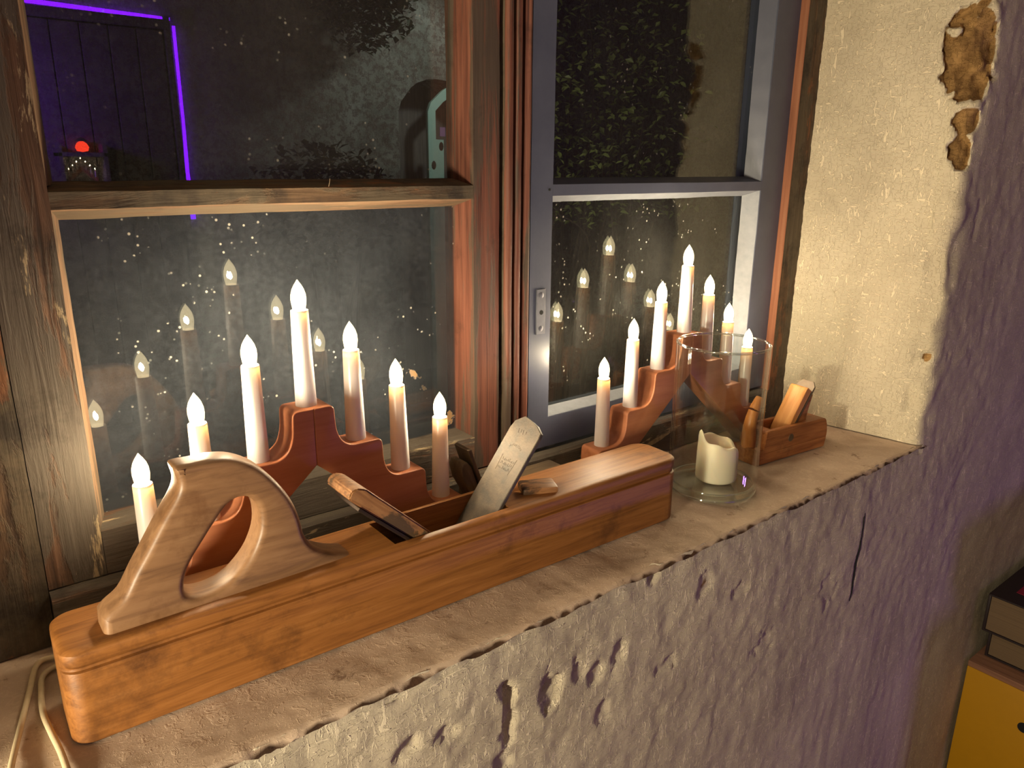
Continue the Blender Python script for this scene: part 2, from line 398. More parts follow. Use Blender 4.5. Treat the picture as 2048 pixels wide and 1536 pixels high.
# (x, z, rx, rz, depth): pits and gouges in the face below the sill and beside the window
PITS = [(.352, -.085, .006, .030, .010), (.350, -.060, .007, .012, .006), (.403, -.088, .011, .020, .009), (.398, -.070, .006, .012, .006), (.458, -.091, .010, .012, .006),
        (.440, -.076, .008, .010, .005), (.284, -.067, .007, .007, .006), (.248, -.063, .008, .007, .006), (.493, -.084, .008, .014, .006), (.345, -.132, .008, .010, .006),
        (.564, -.128, .012, .008, .004), (.537, -.004, .006, .012, .008), (.69, -.083, .012, .008, .004), (1.166, .318, .007, .022, .003), (1.147, .126, .004, .008, .003),
        (.90, -.16, .02, .02, .003), (.62, -.05, .01, .014, .004), (.75, -.18, .02, .012, .003), (.47, -.14, .008, .012, .004)]
CRACK = [(.9655, -.070), (.966, -.10), (.9645, -.14), (.9625, -.175), (.963, -.20)]
CHIPS = [((1.103, .452, .525), (.034, .045, .060), .016), ((1.105, .452, .448), (.018, .024, .018), .010), ((1.098, .45, .405), (.017, .022, .026), .012), ((1.094, .45, .345), (.010, .016, .010), .006), ((1.098, .45, .13), (.008, .012, .007), .004)]
def disp(p, nrm, face):
    q = p.copy(); chip = 0.0
    d = .0022*fract(q*9, 3)+.0011*fract(q*45+Vector((5, 2, 9)), 3)+.0004*noise.noise(q*210)
    if face:
        for (x, z, rx, rz, dep) in PITS:
            if abs(p.x-x) < 2*rx and abs(p.z-z) < 2*rz:
                e = math.hypot((p.x-x)/rx, (p.z-z)/rz)+.9*fract(q*70, 3)
                if e < 1.15: d -= .6*dep*min(1, max(0, (1.15-e)*4)); chip = max(chip, .30*max(0, 1.1-e)) if dep < .007 else chip
        if -.21 < p.z < -.06 and abs(p.x-.9645) < .01:
            for (a, b), (c_, e_) in zip(CRACK, CRACK[1:]):
                if e_ <= p.z <= b:
                    xx = a+(c_-a)*(b-p.z)/(b-e_)
                    d -= .004*max(0, 1-abs(p.x-xx)/.0022)
    off = Vector((0, 0, 0))
    if 1.09 < p.x < 1.14 and p.y < .475 and p.z > 0: d += min(1, p.z/.04)*min(1, (1.14-p.x)/.02)*(.006*noise.noise(q*17+Vector((3, 1, 8)))+.004*noise.noise(q*38))
    for (c_, rr, dep) in CHIPS:
        e = Vector(((p.x-c_[0])/rr[0], (p.y-c_[1])/rr[1], (p.z-c_[2])/rr[2])).length + .45*fract(q*38, 3)
        if e < 1.0:
            k = min(1, (1-e)*5); off += Vector((.75, .66, 0))*dep*k*(1+.5*fract(q*60, 2)); chip = max(chip, k)
    return q+nrm*d+off, chip
def grid_mesh(us, vs_, fn):
    bm = bmesh.new(); lay = bm.verts.layers.float.new('chip'); V = []
    for u in us:
        row = []
        for v in vs_:
            p, c_ = fn(u, v); vt = bm.verts.new(p); vt[lay] = c_; row.append(vt)
        V.append(row)
    for i in range(len(us)-1):
        for j in range(len(vs_)-1): bm.faces.new((V[i][j], V[i+1][j], V[i+1][j+1], V[i][j+1]))
    return bm
NF = Vector((0, -1, 0))
def face_below(x, z):
    p, c_ = disp(Vector((x, YF, z)), NF, True)
    if x < XC+.01 and z > -.03:
        k = max(0, (z+.03)/.03)
        p.z -= k*max(0, .003+.0045*fract(Vector((x*40, 2, 5)), 4)) if z > -.012 else 0
        p.y += .003*k*k
    return p, c_
bm = grid_mesh(frange([(-1.6, -.1, .08), (-.1, .12, .012), (.12, 1.30, .0035), (1.30, 1.75, .012), (1.75, 3.2, .06)]), frange([(-.95, -.45, .04), (-.45, -.24, .01), (-.24, 0.0, .0035)]), face_below)
# plan path of the right reveal: window end -> rounded corner -> wall face to the right
A, Bp = Vector((1.072, .662)), Vector((1.1005, .4615))
path = []
for k in range(60): path.append((A.lerp(Bp, k/60), None))
tdir = (Bp-A).normalized()
for k in range(9):
    t = k/8; a = Bp; b = Vector((1.1022, .4485)); c_ = Vector((1.116, YF))
    path.append(((1-t)**2*a+2*t*(1-t)*b+t*t*c_, None))
for x in frange([(1.116, 1.35, .0045), (1.35, 1.8, .014), (1.8, 3.2, .07)])[1:]: path.append((Vector((x, YF)), None))
P2 = [p for p, _ in path]; NR = []
for i, p in enumerate(P2):
    t = (P2[min(i+1, len(P2)-1)]-P2[max(0, i-1)]).normalized(); NR.append(Vector((t.y, -t.x, 0)))
def reveal(i, z):
    p = Vector((P2[i].x, P2[i].y, z)); n_ = NR[i]
    q, c_ = disp(p, n_, p.x > 1.12 or (p.y < YF+.001))
    if i < 3: q += Vector((-.004*abs(fract(Vector((3, 7, z*30)), 3)), 0, 0))
    return q, c_
b2 = grid_mesh(range(len(P2)), frange([(0, .66, .0038), (.66, 1.6, .05)]), reveal)
me = bpy.data.meshes.new('t'); b2.to_mesh(me); b2.free(); bm.from_mesh(me); bpy.data.meshes.remove(me)
box(-1.6, -.16, YF, .74, 0, 1.6, bm=bm); box(-.16, 1.11, YF, .74, .72, 1.6, bm=bm); box(1.2, 3.2, YF+.02, .74, -.95, 1.6, bm=bm); box(-1.6, 1.25, YF+.02, .74, -.95, -.03, bm=bm)
tag(obj('wall_front', bm, M['plaster'], smooth=60, face=Vector((-.6, -.8, 0))), 'rough limewashed thick wall around and below the window, plaster broken at its corner', 'wall', kind='structure')
WF = bpy.data.objects['wall_front']
cb = bmesh.new(); ring = None
for k in range(31):   # a long crack; black sliver on the wall stands in for its inner shade
    z = -.066-.136*k/30; x = .9658-.0032*(k/30)+.0006*noise.noise(Vector((1, 4, z*90))); wd = .0004+.0011*math.sin(PI*k/30)*(.7+.6*noise.noise(Vector((2, 2, z*140))))
    pp, _ = disp(Vector((x, YF, z)), NF, False)
    r_ = [cb.verts.new((x-wd, pp.y-.0006, z)), cb.verts.new((x+wd, pp.y-.0006, z)), cb.verts.new((x+wd, pp.y+.003, z)), cb.verts.new((x-wd, pp.y+.003, z))]
    if ring:
        for i in range(4): cb.faces.new((ring[i], ring[(i+1) % 4], r_[(i+1) % 4], r_[i]))
    ring = r_
obj('crack', cb, M['black'], WF)

# sill
def sill_pt(x, s):
    # s runs from the window forward and over the worn front edge
    y = .73-s
    e = .4475+.0015+.0035*fract(Vector((x*26, 4, 1)), 4)
    edge = max(0.0, e+.003-y)
    z = .0016*fract(Vector((x*14, y*14, 3)), 3)+.0005*noise.noise(Vector((x*130, y*130, 1)))
    chip = 0.0
    if edge > 0:
        z -= .12*edge*edge/.001*.9+.0015*abs(fract(Vector((x*90, y*90, 8)), 3)); chip = .15+.45*max(0, edge/.006)*(.6+.8*fract(Vector((x*60, 1, 1)), 3))
    z = min(z, .0012)
    return Vector((x, y, z-.0012)), max(0, min(1, chip))
bm = grid_mesh(frange([(-.165, .0, .015), (0, 1.125, .0045)]), frange([(0, .24, .008), (.24, .276, .003), (.276, .2840, .0010)]), sill_pt)
tag(obj('windowsill', bm, M['sill'], smooth=60, face=Vector((0, -.3, .95))), 'deep worn plaster windowsill with a crumbling front edge', 'windowsill', kind='structure')

# ---------------------------------------------------------------- window joinery
F, GL = .667, .706
W1 = empty('window_1', (.27, F, .048), 0, 'left casement of weathered peeling wood with dusty panes', 'window', kind='structure')
ZT = .70
def bar(name, poly, axis, a0, a1, mat, parent, seg=48, jit=.0007, label=None):
    return obj(name, prism(bmesh.new(), poly, axis, a0, a1, seg, jit), mat, parent, smooth=28, label=label)
bar('stile', [(.0432, F), (.0866, F), (.0866, .716), (.0432, .716)], 'z', .049, ZT, M['weathered_z'], W1)
bar('stile', [(.4712, F), (.5048, F), (.5048, .716), (.4712, .716)], 'z', .049, ZT, M['redwood_z'], W1, label='reddish stile beside the mullion')
bar('bottom_rail', [(F, .0486), (F, .0886), (.7085, .0884), (.716, .0486)], 'x', .0868, .471, M['weathered_x'], W1)
bar('muntin', [(F, .3530), (F, .3660), (.7045, .3724), (.716, .3724), (.716, .3530)], 'x', .0868, .471, M['greywood_x'], W1)
bar('top_rail', [(F, .66), (F, ZT), (.716, ZT), (.716, .66)], 'x', .0868, .471, M['weathered_x'], W1)
for z0, z1 in ((.0886, .353), (.3700, .66)):
    bar('glazing_bead', [(.0864, F+.0008), (.0960, .7045), (.0864, .7045)], 'z', z0, z1, M['bevel_z'], W1, label='pale chamfer along the pane')
    bar('glazing_bead', [(.4752, .7045), (.4714, F+.0006), (.4790, F+.004), (.4790, .7045)], 'z', z0, z1, M['orange_z'], W1, label='orange worn edge of the right stile')
bar('glazing_bead', [(F+.0006, .3532), (.7045, .3432), (.7045, .3532)], 'x', .0866, .4714, M['bevel_x'], W1, label='pale chamfer under the muntin')
obj('pane', box(.090, .4775, GL, GL+.003, .083, .3545), M['pane_low'], W1, label='very dusty lower pane mirroring the candles')
obj('pane', box(.090, .4775, GL, GL+.003, .371, .665), M['pane_up'], W1, label='upper pane mirroring a purple rope light')
tag(obj('wood_splinter', tube([(.3085, .664, .3672), (.309, .663, .3705), (.3088, .6615, .3742)], [.0004, .0003, .0002], 6), M['bevel_z']), 'tiny pale splinter sticking up from the muntin of the left casement', 'splinter')

T1 = empty('trim_1', (-.03, .66, 0), 0, 'weathered wide wooden casing at the left of the window', 'trim', kind='structure')
bar('casing_board', [(-.158, .665), (.0424, .665), (.0424, .74), (-.158, .74)], 'z', 0, .74, M['greywood_z'], T1)
T4 = empty('trim_4', (.55, .655, 0), 0, 'worn wooden sill board under both casements', 'trim', kind='structure')
bar('sill_board', [(.6545, .001), (.6545, .0440), (.657, .0472), (.745, .0480), (.745, .001)], 'x', .0428, 1.029, M['weathered_x'], T4, 90, .0009)

T2 = empty('trim_2', (.527, .67, .048), 0, 'reddish moulded wooden mullion between the two casements', 'trim', kind='structure')
bar('mullion_post', [(.5052, .683), (.5486, .683), (.5486, .745), (.5052, .745)], 'z', .048, ZT, M['redwood_z'], T2)
def halfround(x0, x1, y0, y1, n=6):
    c_, r = (x0+x1)/2, (x1-x0)/2
    return [(c_-r*math.cos(PI*k/n), y0+(y1-y0)*0+(r*.9)*(1-math.sin(PI*k/n))) for k in range(n+1)]+[(x1, y1), (x0, y1)]
bar('hollow_moulding', [(.5053, .6725), (.5085, .6765), (.5122, .6685), (.5122, .69), (.5053, .69)], 'z', .048, ZT, M['greywood_z'], T2, jit=.0004)
bar('bead_moulding', halfround(.5126, .5226, .6635, .69), 'z', .048, ZT, M['redwood_z'], T2, jit=.0004)
bar('cover_strip', halfround(.5258, .5354, .6650, .69), 'z', .048, ZT, M['redwood_z'], T2, jit=.0004)
bar('cover_strip', [(.5392, .668), (.5446, .6655), (.5474, .667), (.5474, .69), (.5392, .69)], 'z', .048, ZT, M['redwood_z'], T2, jit=.0004)
T3 = empty('trim_3', (1.055, .66, 0), 0, 'reddish brown wooden casing at the right, against the white reveal', 'trim', kind='structure')
bar('casing_board', [(1.0295, .655), (1.0840, .655), (1.0840, .745), (1.0295, .745)], 'z', 0, .74, M['greywood_z'], T3)
bar('casing_edge', [(1.0285, .6555), (1.0297, .6545), (1.0297, .70), (1.0285, .70)], 'z', .048, .74, M['bare_orange'], T3, jit=.0002, label='orange red bare inner edge')

W2 = empty('window_2', (.79, F, .05), 0, 'right casement painted blue grey with clear panes', 'window', kind='structure')
GB = .690
bar('stile', [(.5486, F), (.5806, F), (.5806, .712), (.5486, .712)], 'z', .0525, ZT, M['blue'], W2, jit=.0003)
bar('stile', [(.9760, F), (1.0282, F), (1.0282, .712), (.9760, .712)], 'z', .0525, ZT, M['blue'], W2, jit=.0003)
bar('bottom_rail', [(F, .0525), (F, .0902), (.712, .0902), (.712, .0525)], 'x', .5807, .9759, M['blue'], W2, jit=.0003)
bar('muntin', [(F, .3536), (F, .3660), (GB, .3725), (.712, .3725), (.712, .3536)], 'x', .5807, .9759, M['blue'], W2, jit=.0003)
bar('top_rail', [(F, .66), (F, ZT), (.712, ZT), (.712, .66)], 'x', .5807, .9759, M['blue'], W2, jit=.0003)
bar('glazing_bead', [(F+.001, .0898), (GB-.0005, .0958), (GB-.0005, .0898)], 'x', .5807, .9759, M['pale'], W2, 60, .0006, label='pale bevel along the bottom rail')
bar('glazing_bead', [(F+.001, .3540), (GB-.0005, .3455), (GB-.0005, .3540)], 'x', .5807, .9759, M['pale'], W2, 60, .0006, label='pale bevel under the muntin')
bar('glazing_bead', [(.9764, F+.001), (.9640, GB-.0005), (.9764, GB-.0005)], 'z', .090, .3536, M['pale'], W2, 60, .0006, label='pale bevel beside the lower pane')
bar('glazing_bead', [(.9764, F+.001), (.9640, GB-.0005), (.9764, GB-.0005)], 'z', .3662, .66, M['blue'], W2, 60, .0006)
bar('glazing_bead', [(.5802, F+.001), (.5802, GB-.0005), (.5880, GB-.0005)], 'z', .090, .3536, M['pale'], W2, 60, .0009, label='scraped putty beside the lower pane')
obj('pane', box(.575, .981, GB, GB+.003, .087, .3560), M['pane_blue_low'], W2, label='clear lower pane mirroring the right candle arch')
obj('pane', box(.575, .981, GB, GB+.003, .370, .665), M['pane_blue_up'], W2, label='clear upper pane with bush leaves behind')
bm = bmesh.new(); pr = None
for k in range(61):   # wavy line of paint run onto the back of the glass
    for (za, zb) in ((.09, .3536),):
        z = za+(zb-za)*k/60
        a = bm.verts.new((.9655, GB+.0042, z)); b = bm.verts.new((.9560+.0028*noise.noise(Vector((0, 1, z*26))), GB+.0042, z)); c_ = bm.verts.new((.9560+.0028*noise.noise(Vector((0, 1, z*26))), GB+.0062, z)); d_ = bm.verts.new((.9655, GB+.0062, z))
        if pr:
            for i in range(4): bm.faces.new((pr[i], pr[(i+1) % 4], [a, b, c_, d_][(i+1) % 4], [a, b, c_, d_][i]))
        pr = [a, b, c_, d_]
obj('paint_run', bm, M['blue'], W2, smooth=40)
lp = obj('lock_plate', plate([[(.5585, .1965), (.5717, .1965), (.5717, .2495), (.5585, .2495)]], .0010, .0004), M['screw'], W2, mw=Matrix.Translation((0, F-.0008, 0)))
for z in (.2425, .2032):
    s = obj('screw_head', lathe([(0, .0012), (.0022, .0010), (.0034, .0002), (.0034, 0)], 14), M['screw'], lp, smooth=40, mw=Matrix.Translation((.5652, F-.0018, z)) @ Matrix.Rotation(PI/2, 4, 'X'))
obj('keyhole', lathe([(0, .0004), (.0027, .0004), (.0027, 0)], 14), M['black'], lp, mw=Matrix.Translation((.5655, F-.0017, .2222)) @ Matrix.Rotation(PI/2, 4, 'X'))
obj('nail_head', lathe([(0, .0010), (.0014, .0006), (.0014, 0)], 10), M['black'], W2, mw=Matrix.Translation((.5752, F-.0002, .3605)) @ Matrix.Rotation(PI/2, 4, 'X'))

# ---------------------------------------------------------------- electric candle arches
ARCH = empty('candle_arch', (0, 0, 0))
def limb(sgn):
    pts = [(0, .128), (0, .181)]
    for k in range(4):
        xk, zk = .0195+.0464*k, .181-.0415*k
        if k: pts.append((xk-.0275, zk))
        R = .005
        for t in range(5): a = PI/2*(1-t/4); pts.append((xk-R+R*math.cos(a), zk-R+R*math.sin(a)))
        if k < 3:
            z2 = zk-.0415; p0, p1, p2 = Vector((xk+.0006, zk-.017)), Vector((xk+.0020, z2+.002)), Vector((xk+.0185, z2))
            for t in range(9):
                u = t/8; q = (1-u)**2*p0+2*u*(1-u)*p1+u*u*p2; pts.append((q.x, q.y))
    pts += [(.1592, .040), (.1600, .026), (.1625, .012), (.1660, 0), (.146, 0)]
    pts = [(sgn*x, z) for x, z in pts]
    if sgn < 0: pts = pts[::-1]
    return plate([pts], .0155, .0012, 2)
for s in (-1, 1): obj('arch_limb', limb(s), M['arch_wood'], ARCH, smooth=35, local=True)
def candle_bm():
    R0, R1, H = .0093, .0076, .0850
    return lathe([(0, 0), (R0, 0), (R0, .001), (R0*.6+R1*.4, H*.4), (R1, H-.0008), (R1-.0004, H), (R1-.0014, H-.0001)], 28)
BPROF = [(.0050, -.006), (.0052, 0), (.0060, .004), (.0066, .009), (.0063, .0135), (.0050, .0180), (.0030, .0218), (.0012, .0244), (.0004, .0258), (0, .0262)]
sleeve0 = None
SL = []
for k in range(-3, 4):
    z = .181-.0415*abs(k)
    if sleeve0 is None:
        c0 = obj('candle_sleeve', candle_bm(), M['candle'], ARCH, smooth=40, local=True); sleeve0 = c0
        b0 = obj('bulb', lathe(BPROF, 20), M['bulb'], c0, smooth=60, local=True); b0.location = (0, 0, .085)
        f0 = obj('filament', lathe([(0, -.0035), (.0015, -.002), (.0019, 0), (.0013, .0025), (0, .0045)], 8), M['filament'], c0, smooth=60, local=True); f0.location = (0, 0, .0935)
        n0 = c0
    else: n0 = copy_tree(sleeve0, ARCH)
    n0.location = (.0464*k, 0, z)
    n0.rotation_euler = (random.uniform(-.012, .012), random.uniform(-.012, .012), 0)
A2 = copy_tree(ARCH); A3 = copy_tree(ARCH)
ARCH.location = (.2540, .6185, .0005); ARCH.rotation_euler = (0, 0, 0)
tag(ARCH, 'reddish wooden seven-candle arch behind the long plane, before the dusty left casement', 'candle arch', 'lit candle arches on the sill')
A2.location = (.7690, .6200, .0005); A2.rotation_euler = (0, 0, -.012)
tag(A2, 'reddish wooden seven-candle arch behind the glass vase, before the blue casement', 'candle arch', 'lit candle arches on the sill')

# ---------------------------------------------------------------- jointer plane
JA = -.0194
JP = empty('jointer_plane', (.334, .548, 0), 0, 'long wooden jointer plane with closed handle lying along the sill', 'hand plane')
JM = Matrix.Translation((.0316, .5205, .0004)) @ Matrix.Rotation(JA, 4, 'Z')
def jointer_body():
    L, Wd = .611, .0640
    prof = [(.0012, 0), (0, .0015), (0, .0560), (.0004, .0566), (.0030, .0572), (.0034, .0588), (.0028, .0600), (.0008, .0606), (.0004, .0630), (.0002, .0668), (.0006, .0688), (.0020, .0703), (.0040, .0710), (.0060, .0712)]
    bm = bmesh.new(); rings = []
    n = 7; R = .017; L_ = L
    for (ins, z) in prof:
        ring = []
        for (cx_, cy_, a0, rr) in ((L_-R, R, -PI/2, R), (L_-R, Wd-R, 0, R), (R*.8, Wd-R*.8, PI/2, R*.8), (R*.8, R*.8, PI, R*.8)):
            for k in range(n+1):
                a = a0+PI/2*k/n; x = cx_+rr*math.cos(a); y = cy_+rr*math.sin(a)
                t = (y-Wd/2)/(Wd/2); y = Wd/2+(Wd/2-ins)*t
                ie = ins if z > .063 or z < .002 else 0
                x = L_/2+(x-L_/2)*(1-ie/(L_/2))
                zz = z
                if z > .06: zz += .0012+.0018*(x/L_)
                ring.append(bm.verts.new((x, y, zz)))
        rings.append(ring)
    for a, b in zip(rings, rings[1:]):
        m_ = len(a)
        for k in range(m_): bm.faces.new((a[k], a[(k+1) % m_], b[(k+1) % m_], b[k]))
    bm.faces.new(rings[0][::-1]); bm.faces.new(rings[-1])
    bm.transform(JM); return bm
cutter = prism(bmesh.new(), [(.2735, .09), (.4195, .09), (.4085, .0735), (.370, .010), (.335, .010)][::-1], 'y', .5245, .5715)
c2 = bmesh.new()
for v in cutter.verts: v.co.y += -.019*(v.co.x-.30)
body = cut(jointer_body(), cutter); c2.free()
obj('body', body, M['plane_beech'], JP, smooth=32)
out = [(.0606, .058), (.0618, .0842), (.066, .0885), (.0760, .0958), (.0858, .1115), (.0963, .1273), (.1074, .1447), (.1178, .1597), (.1212, .1680), (.1208, .1750), (.1200, .1815), (.1250, .1826), (.1330, .1822), (.1481, .1819), (.1637, .1781), (.1794, .1678), (.1933, .1506), (.2029, .1330), (.2079, .1163), (.2106, .1018), (.2180, .0890), (.2320, .0800), (.2400, .0768), (.2475, .0745), (.2475, .058)]
hole = [(.1172, .0850), (.1180, .0960), (.1235, .1075), (.1320, .1190), (.1435, .1335), (.1540, .1450), (.1650, .1478), (.1727, .1425), (.1762, .1310), (.1745, .1150), (.1655, .0975), (.1515, .0840), (.1375, .0790), (.1245, .0795)]
so = [tuple(p) for p in spline([(a, b, 0) for a, b in out[1:-1]], 4)]
so = [(out[0][0], out[0][1])]+[(p[0], p[1]) for p in so]+[out[-1]]
sh = [(p[0], p[1]) for p in spline([(a, b, 0) for a, b in hole], 4, True)]
tb = plate([so, sh[::-1]], .0125, .0056, 4)
for v in tb.verts:   # the grip is thinner at the top, wide where it meets the body
    k = 1+.22*max(0, min(1, (.10-v.co.z)/.03)); v.co.y = v.co.y*k*1.0+.5445
obj('handle', tb, M['tote_beech'], JP, smooth=40)
# wedge and iron: lean back towards the handle
wx = Vector((-.742, 0, .671)); WM = axes((.3535, .548-.0185*.03, .0275), wx, (0, -1, 0))
wb = bmesh.new()
prism(wb, [(0, .0005), (.0, .0030), (.045, .0130), (.1370, .0150), (.1445, .0120), (.1472, .0070), (.1455, .0015), (.142, .0003)], 'y', -.0215, .0215)
bmesh.ops.bevel(wb, geom=[e for e in wb.edges], offset=.0012, segments=2, affect='EDGES')
wz = WM.to_3x3() @ Vector((0, 0, 1))
if wz.z < 0:
    for v in wb.verts: v.co.z = -v.co.z
obj('wedge', wb, M['wedge_wood'], JP, smooth=40, mw=WM)
ib = box(-.012, .132, -.0222, .0222, -.0034, -.0002, .0005)
if wz.z < 0:
    for v in ib.verts: v.co.z = -v.co.z
obj('cutting_iron', ib, M['edge_steel'], JP, smooth=40, mw=WM)
# strike button
st = box(-.0185, .0185, -.0125, .0125, 0, .0085, .0030, 2)
obj('strike_button', st, M['strike_wood'], JP, smooth=40, mw=Matrix.Translation((.4575, .5385, .0722)) @ Matrix.Rotation(-.42, 4, 'Z'))
obj('screw', lathe([(0, .0012), (.0030, .0010), (.0045, 0), (.0045, -.004), (0, -.004)], 14), M['dark_iron'], JP, smooth=40, mw=Matrix.Translation((.2335, .5480, .0742+.0016)))

# loose iron leaning in the throat
PI_ = empty('plane_iron', (.385, .548, .03), 0, 'loose grey plane iron with stamped mark leaning in the throat of the long plane', 'plane iron')
ix = Vector((.0545, 0, .0700)).normalized()
IM = axes((.3560, .5465, .0165), ix, (0, -1, 0))
izs = 1 if (IM.to_3x3() @ Vector((0, 0, 1))).x < 0 else -1
ol = [(0, -.0215), (0, .0215), (.1480, .0225), (.1535, .0215), (.1590, .0120), (.1615, .0020), (.1640, -.0100), (.1560, -.0205), (.1480, -.0225)]
IB = bmesh.new(); prism(IB, ol, 'z', -.0022, .0022)
bmesh.ops.bevel(IB, geom=IB.edges[:], offset=.0006, segments=1, affect='EDGES')
obj('blade', IB, M['iron'], PI_, smooth=30, mw=IM)
mk = bmesh.new(); zt = .0022*izs
def stroke(a, b, wd=.0005, hgt=.00028):
    a, b = Vector(a), Vector(b); t = (b-a).normalized()*1.0; n_ = Vector((-t.y, t.x))*wd/2
    vs_ = [(*(a+n_), 0), (*(a-n_), 0), (*(b-n_), 0), (*(b+n_), 0)]
    lo = [mk.verts.new((x, y, zt*.98)) for x, y, _ in vs_]; hi = [mk.verts.new((x, y, zt+hgt*izs)) for x, y, _ in vs_]
    for k in range(4): mk.faces.new((lo[k], lo[(k+1) % 4], hi[(k+1) % 4], hi[k]))
    mk.faces.new(hi)
S1, S2 = .1035, .1205   # worn rectangular stamp
for a, b in (((S1, -.0105), (S1, .0090)), ((S1, .0090), (S2, .0105)), ((S1, -.0105), (S2, -.0115))): stroke(a, b)
random.seed(4)
for r in range(3):
    for k in range(7):
        y = -.0085+.0027*k; x = S1+.003+r*.0046
        stroke((x, y), (x+random.uniform(.0015, .0032), y+random.uniform(-.0012, .0012)), .0005); stroke((x+.001, y), (x+random.uniform(-.0005, .0015), y+.0015), .0005)
for k in range(9):      # arc of worn lettering above it
    a = (k-4)*.24; x = .1275+.0055*math.cos(a); y = .0100*math.sin(a)
    stroke((x-.001, y-.0005), (x+.0014, y+random.uniform(-.0008, .0008)), .0005); stroke((x, y), (x+.0006, y+.0012), .0004)
for k in range(4): stroke((.1455+.0012*(k % 2), -.0075+.0036*k), (.1500, -.0082+.0036*k+random.uniform(-.001, .001)), .0005)
obj('stamped_mark', mk, M['iron'], PI_, mw=IM)

# small plane half hidden between the long plane and the mullion
HP = empty('hand_plane', (.475, .616, 0), 0, 'small dark hand plane mostly hidden behind the long plane, its iron sticking up', 'hand plane')
HB = cut(box(.428, .560, .5935, .6385, .0004, .050, .003), prism(bmesh.new(), [(.436, .06), (.492, .06), (.474, .008), (.466, .008)], 'y', .6005, .6315))
obj('body', HB, M['dark_wood'], HP, smooth=35)
hx = Vector((-.31, 0, .95))
obj('cutting_iron', box(0, .098, -.0135, .0135, -.0022, .0022, .0010), M['dark_iron'], HP, smooth=40, mw=axes((.4520, .616, .012), (-.33, 0, .944), (0, 1, 0)))
wgb = plate([[(0, 0), (.070, 0), (.078, .003), (.080, .008), (.074, .0125), (.06, .014), (.0, .004)]], .012, .0015)
obj('wedge', wgb, M['dark_wood'], HP, smooth=40, mw=Matrix.Translation((.4460, .616, .018)) @ Matrix.Rotation(-(PI-1.235), 4, 'Y') @ Matrix.Scale(1, 4))

# ---------------------------------------------------------------- glass vase with candle
VX, VY, VR, VH = .7428, .5385, .0542, .186
VA = empty('glass_vase', (VX, VY, 0), 0, 'tall clear glass cylinder vase standing beside the end of the long plane', 'vase')
pr_ = [(VR-.0030, .0125), (VR-.0028, .02), (VR-.0024, VH-.003), (VR-.0022, VH-.001)]
T0 = .0006
obj('glass_wall', lathe([(VR-.0006, .010), (VR, .02), (VR+.0006, VH-.003), (VR-.0020, VH-.003), (VR-.0028, .02), (VR-.0034, .0105)], 72, True), M['vase_glass'], VA, smooth=50, mw=Matrix.Translation((VX, VY, T0)))
obj('glass_base', lathe([(0, 0.0035), (VR*.55, .0022), (VR-.008, 0), (VR-.0035, .0005), (VR-.0012, .0030), (VR-.0006, .0100), (VR-.0034, .0106), (VR-.008, .0085), (VR*.5, .0080), (0, .0084)], 72), M['vase_base'], VA, smooth=60, mw=Matrix.Translation((VX, VY, T0)))
rim = bmesh.new(); RR = VR-.0006; rr = .0017; rings = []
for k in range(72):
    a = 2*PI*k/72; rings.append([rim.verts.new(((RR+rr*math.cos(b))*math.cos(a), (RR+rr*math.cos(b))*math.sin(a), VH-.003+rr*math.sin(b)+rr)) for b in [2*PI*j/10 for j in range(10)]])
for k in range(72):
    for j in range(10): rim.faces.new((rings[k][j], rings[(k+1) % 72][j], rings[(k+1) % 72][(j+1) % 10], rings[k][(j+1) % 10]))
M['rim'] = glass('rim_glass', (.9, .94, .93), f0=.30)
for (ra, rb, zz) in ((VR-.0022, .0020, .0022), (VR-.0046, .0013, .0104)):  # added strongly reflective rings that draw highlights around the vase base
    rg = bmesh.new(); rs = [[rg.verts.new(((ra+rb*math.cos(b))*math.cos(2*PI*k/72), (ra+rb*math.cos(b))*math.sin(2*PI*k/72), zz+rb*math.sin(b))) for b in [2*PI*j/8 for j in range(8)]] for k in range(72)]
    for k in range(72):
        for j in range(8): rg.faces.new((rs[k][j], rs[(k+1) % 72][j], rs[(k+1) % 72][(j+1) % 8], rs[k][(j+1) % 8]))
    obj('base_glint_ring', rg, M['rim'], VA, smooth=80, mw=Matrix.Translation((VX, VY, T0)))
obj('rim', rim, M['rim'], VA, smooth=80, mw=Matrix.Translation((VX, VY, T0)))
PCX, PCY, PCR = .7535, .5405, .0256
PC = empty('pillar_candle', (PCX, PCY, .009), 0, 'half-burnt cream pillar candle with wavy rim inside the glass vase', 'candle')
def waxf(r, z, a):
    if z > .030:
        k = (z-.030)/.020
        wob = .0085*math.cos(a-2.35)+.0028*math.sin(3*a+.6)+.0022*math.sin(5*a+2.0)
        z = z+wob*k; r = r*(1+.02*k*math.sin(4*a)-.02*k)
    return r*(1+.012*math.sin(2*a+1)), z
obj('wax_body', lathe([(0, 0), (PCR-.0025, 0), (PCR-.0005, .0012), (PCR, .004), (PCR, .030), (PCR-.0004, .0455), (PCR-.0012, .0490), (PCR-.0030, .0500), (PCR-.0046, .0488), (PCR-.0058, .0440), (PCR-.0085, .0310), (PCR-.013, .0295), (.004, .0290), (0, .0290)], 48, f=waxf), M['wax'], PC, smooth=60, mw=Matrix.Translation((PCX, PCY, .0092)))
obj('wick', tube([(0, 0, .028), (.0003, 0, .033), (.0012, -.0006, .0365), (.0024, -.001, .038)], [.0009, .0009, .0010, .0007], 7), M['wick'], PC, smooth=60, mw=Matrix.Translation((PCX-.001, PCY, .0092)))

